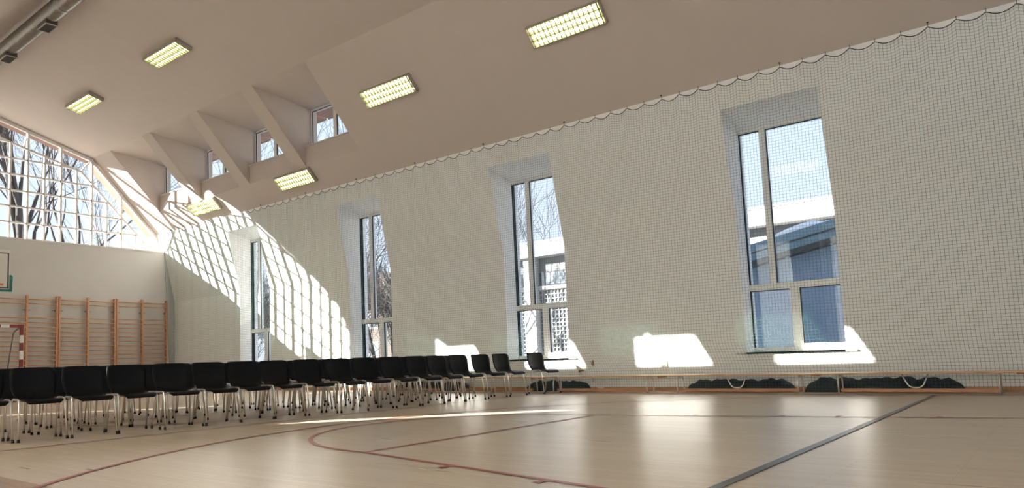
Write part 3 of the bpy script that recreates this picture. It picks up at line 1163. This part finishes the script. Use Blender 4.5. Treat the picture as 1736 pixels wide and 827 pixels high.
chair0 = make_chair()
used = [False]
def place_chair(x, y, rz, label, group):
    if used[0]:
        o = copy_tree(chair0)
    else:
        o = chair0
        used[0] = True
    o.location = (x, y, 0)
    o.rotation_euler = (0, 0, rz)
    tag(o, label, 'chair', group)
    return o

rc = random.Random(11)
HW = 0.243
# near (left hand) leg frames of the front row, measured along the hall's width
row1 = [9.33 - 0.524 * k for k in range(14, -1, -1)]
tail = [(9.87, 8.02, -5, 'black chair fourth from the right end of the front row, overlapping the block'),
        (10.52, 8.02, -6, 'black chair third from the right end of the front row, sunlit rim'),
        (11.17, 8.02, -4, 'black chair next to the lone one at the right end of the front row'),
        (12.06, 7.83, -8, 'lone black chair standing apart at the right end of the front row')]
total = len(row1) + len(tail)
for i, xn in enumerate(row1):
    yv = 8.67 - 0.10 * (xn - 3.2) + rc.uniform(-0.05, 0.05)
    idx = total - 1 - i
    place_chair(xn + HW, yv, math.radians(-5 + rc.uniform(-1.5, 1.5)), 'black plastic chair in the front row, %s from the right end' % ORD[idx], 'chairs in the front row')
for x, yv, rz, lab in tail:
    place_chair(x + HW, yv, math.radians(rz), lab, 'chairs in the front row')
rows = [(0.92, 2.3, 10.9, 'second'), (1.84, 2.6, 11.4, 'third'), (2.76, 2.9, 11.6, 'fourth'), (3.68, 3.2, 11.8, 'fifth')]
for dy, x0, x1, nm_ in rows:
    n_ = int((x1 - x0) / 0.545)
    for i in range(n_):
        x = x1 - 0.545 * i - rc.uniform(0, 0.02)
        place_chair(x, 8.67 - 0.10 * (x - 3.2) + dy + rc.uniform(-0.08, 0.08), math.radians(-5 + rc.uniform(-3, 3)),
                    'black plastic chair in the %s row, place %s from its right end' % (nm_, ORD[i]), 'chairs in the %s row' % nm_)

# ------------------------------------------------------------------ outside
f = MB()
f.box(-150, 200, -120, 250, -0.6, -0.4)
tag(f.build('ground', 'ground'), 'brown wintry ground outside the hall', 'ground', kind='structure')
f = MB()
f.box(13.8, 22.0, -30, 48, -0.40, -0.34)  # pale strip added to bounce skylight up into the reveals
tag(f.build('bounce_snow', 'snow'), 'snow strip added along the hall to bounce skylight into the window reveals', 'snow', kind='structure')

def branch(mb_t, mb_b, p, d, length, r, depth, rnd, spread, minr):
    n_ = 5 if depth > 2 else 3
    pts = [p]
    rr = [r]
    cur, dd = p.copy(), d.copy()
    for k in range(n_):
        dd = (dd + Vector((rnd.uniform(-1, 1), rnd.uniform(-1, 1), rnd.uniform(-0.5, 0.8))) * 0.13).normalized()
        cur = cur + dd * (length / n_)
        pts.append(cur.copy())
        rr.append(max(minr, r * (1 - 0.55 * (k + 1) / n_)))
    (mb_t if mb_t is not None else mb_b).tube(pts, rr, 7 if depth > 3 else (4 if depth > 1 else 3), cap=False)
    if depth <= 0:
        return
    nc = rnd.choice([3, 4]) if depth > 1 else rnd.choice([2, 3])
    for c in range(nc):
        t = rnd.uniform(0.35, 1.0) if c else 1.0
        i = min(n_, max(1, int(round(t * n_))))
        base = pts[i]
        ax = dd.cross(Vector((rnd.uniform(-1, 1), rnd.uniform(-1, 1), rnd.uniform(-1, 1)))).normalized()
        ang = spread * rnd.uniform(0.5, 1.2) * (0.45 if c == 0 else 1)
        nd = Matrix.Rotation(ang, 3, ax) @ dd
        nd.z += 0.12
        nd.normalize()
        branch(None, mb_b, base, nd, length * rnd.uniform(0.58, 0.8), rr[i] * rnd.uniform(0.55, 0.8), depth - 1, rnd, spread, minr)

def tree(x, y, h, r, seed, label, stems=1, depth=5, spread=0.55, lean=(0, 0), minr=0.008, group='bare trees outside'):
    rnd = random.Random(seed)
    root = empty('bare_tree', (x, y, -0.4))
    tb, bb_ = MB(), MB()
    for s in range(stems):
        a = 2 * math.pi * s / max(1, stems) + rnd.uniform(-.4, .4)
        off = Vector((math.cos(a), math.sin(a), 0)) * (0.3 if stems > 1 else 0)
        d = Vector((lean[0] + off.x * 0.35 + rnd.uniform(-.04, .04), lean[1] + off.y * 0.3, 1)).normalized()
        branch(tb, bb_, off, d, h * 0.48, r * rnd.uniform(0.75, 1.05), depth, rnd, spread, minr)
    tb.build('trunk', 'bark', root)
    bb_.build('branches', 'twig', root)
    tag(root, label, 'tree', group)

tree(11.45, 33.0, 17, 0.30, 3, 'thick bare tree with several trunks behind the gable window', stems=4, spread=0.40, depth=5)
tree(12.55, 33.6, 15, 0.20, 5, 'bare tree with upswept limbs right of the thickest trunks', stems=2, spread=0.6, lean=(0.12, 0), depth=5)
tree(9.6, 36.5, 13, 0.16, 8, 'bare tree at the left edge of the gable window', stems=1, spread=0.5, depth=4)
tree(15.05, 33.0, 13, 0.09, 13, 'slender straight bare tree near the right end of the gable window', stems=1, spread=0.8, depth=5, minr=0.006)
tree(17.6, 37.5, 9, 0.07, 17, 'small fine bare tree behind the lower gable corner', stems=1, spread=0.6, depth=4, minr=0.007)
tree(24.2, 34.0, 12, 0.15, 21, 'bare tree seen through the window nearest the gable', stems=2, spread=0.6)
tree(24.8, 25.6, 11, 0.14, 25, 'bare tree seen through the second tall window', stems=2, spread=0.65)
tree(31.0, 33.0, 11, 0.14, 29, 'bare tree farther off behind the second tall window', stems=2, spread=0.6, depth=4)
tree(38.0, 27.5, 12, 0.13, 33, 'bare tree rising over the white building roof, left one', stems=2, spread=0.55, depth=4, minr=0.012)
tree(40.5, 24.5, 11, 0.13, 37, 'bare tree rising over the white building roof, right one', stems=2, spread=0.55, depth=4, minr=0.012)
tree(19.8, 18.9, 5.0, 0.05, 41, 'thin shrub like bare tree close to the second tall window', stems=3, spread=0.7, depth=4, minr=0.006)
tree(19.0, 26.4, 5.0, 0.05, 43, 'thin shrub like bare tree close to the first tall window', stems=3, spread=0.7, depth=4, minr=0.006)

sh_lab = ['low leafless bush beyond the first tall window, left one', 'low leafless bush beyond the first tall window, right one',
          'low leafless bush beyond the second tall window, left one', 'low leafless bush beyond the second tall window, right one']
for (x, y, sd_), lb in zip(((27.5, 39.5, 61), (29.0, 37.5, 62), (29.0, 30.5, 63), (30.0, 28.4, 64)), sh_lab):
    tree(x, y, 5.5, 0.05, sd_, lb, stems=7, spread=0.6, depth=4, minr=0.012, group='leafless bushes outside')
# white flat roofed building
wbld = empty('white_building', (30, 14, 0))
MB().box(0.3, 9, -30, 8.2, -0.4, 5.9).build('wall', 'facade_white', wbld)
MB().box(-0.5, 9.5, -30.3, 8.6, 5.45, 6.10).build('roof_slab', 'facade_white', wbld)
MB().box(-0.55, 9.5, -30.3, 8.6, 6.10, 6.17).build('roof_edge', 'sill', wbld)
MB().box(0.22, 0.3, -30, 8.2, 4.76, 5.45).build('upper_band', 'facade_grey', wbld)
y = 8.0
k = 0
while y > 0:
    MB().box(0.20, 0.29, y - 1.45, y - 0.06, 4.12, 4.74).build('pane', 'house_pane', wbld)
    MB().box(0.12, 0.30, y - 0.06, y + 0.06, 4.06, 4.76).build('mullion', 'facade_white', wbld)
    y -= 1.5
MB().box(0.05, 0.3, -30, 8.2, 3.88, 4.06).build('parapet_band', 'facade_white', wbld)
y = 8.0
while y > 0:
    gb = MB()
    gb.box(0.22, 0.29, y - 1.40, y, 0.9, 3.86)
    g1 = gb.build('glass_block_panel', 'glass_block', wbld)
    gm = MB()
    for q in range(8):
        gm.box(0.16, 0.22, y - 1.40 + q * 0.2 - 0.018, y - 1.40 + q * 0.2 + 0.018, 0.9, 3.86)
    for q in range(16):
        gm.box(0.16, 0.22, y - 1.40, y, 0.9 + q * 0.197 - 0.018, 0.9 + q * 0.197 + 0.018)
    gm.build('joint_grid', 'facade_white', g1)
    y -= 1.5
for y in (5.55, 1.0):
    MB().box(-0.25, 0.3, y - 0.30, y + 0.30, -0.4, 5.45).build('pillar', 'facade_white', wbld)
tag(wbld, 'white flat roofed building with glass block windows outside', 'building')

# blue grey shed building in front of it
K = 0.80
sb = empty('blue_building', (22 * K, 6 * K, 0.735 * (1 - K) - 0.2))
sb.scale = (K, K, K)
def rz_(y):
    return 3.45 - (y - 6.84) * 0.19
MB().prism([(0.35, 1.9, -0.4), (0.35, -9.5, -0.4), (0.35, -9.5, rz_(-3.5)), (0.35, 1.9, rz_(7.9))], (6, 0, 0)).build('wall', 'wall_blue', sb)
MB().prism([(0.0, 2.3, rz_(8.3) + 0.02), (0.0, -9.9, rz_(-3.9) + 0.02), (0.0, -9.9, rz_(-3.9) + 0.52), (0.0, 2.3, rz_(8.3) + 0.52)], (6.6, 0, 0)).build('roof', 'roof_blue', sb)
MB().prism([(-0.02, 2.3, rz_(8.3) - 0.12), (-0.02, -9.9, rz_(-3.9) - 0.12), (-0.02, -9.9, rz_(-3.9) + 0.04), (-0.02, 2.3, rz_(8.3) + 0.04)], (6.6, 0, 0)).build('eave', 'dark_eave', sb)
MB().prism([(0.2, 2.3, rz_(8.3) + 0.24), (0.2, -9.9, rz_(-3.9) + 0.24), (0.2, -9.9, rz_(-3.9) + 0.28), (0.2, 2.3, rz_(8.3) + 0.28)], (-0.23, 0, 0)).build('fascia_joint', 'dark_eave', sb)
sn = MB()
vs_, fs = [], []
rs_ = random.Random(3)
ns = 40
for i in range(ns + 1):
    y = 2.2 - 12.0 * i / ns
    zb = rz_(y + 6) + 0.52
    hgt = 0.16 + 0.10 * math.sin(i * 0.9) + rs_.uniform(-0.03, 0.03)
    vs_ += [(0.15, y, zb), (0.45, y, zb + hgt), (6.4, y, zb + hgt + 0.2), (6.4, y, zb)]
for i in range(ns):
    a = 4 * i
    for k in range(4):
        k2 = (k + 1) % 4
        fs.append((a + k, a + k2, a + 4 + k2, a + 4 + k))
fs.append((0, 1, 2, 3))
fs.append(tuple(4 * ns + k for k in (3, 2, 1, 0)))
sn.poly(vs_, fs, True)
sn.build('snow_cover', 'snow', sb)
for ch in list(sb.children):
    ch.data.transform(Matrix.Diagonal((K, K, K, 1)))
sb.scale = (1, 1, 1)
tag(sb, 'blue grey shed roofed building outside the rightmost window', 'building')

# brown house far behind the second window
hb = empty('brown_house', (44, 44, 0))
MB().box(-5, 5, -6, 6, -0.4, 5.0).build('wall', 'house_brown', hb)
MB().prism([(-5.5, -6.5, 4.9), (5.5, -6.5, 4.9), (0, -6.5, 8.2)], (0, 13, 0)).build('roof', 'roof_tile', hb)
for y in (-4.2, -1.4, 1.4, 4.2):
    for z in (1.0, 3.2):
        w = MB().box(-5.06, -4.98, y - 0.5, y + 0.5, z, z + 1.2).build('window_frame', 'facade_white', hb)
        MB().box(-5.08, -5.06, y - 0.42, y + 0.42, z + 0.08, z + 1.12).build('pane', 'house_pane', w)
tag(hb, 'brown house in the distance behind bare branches', 'house')
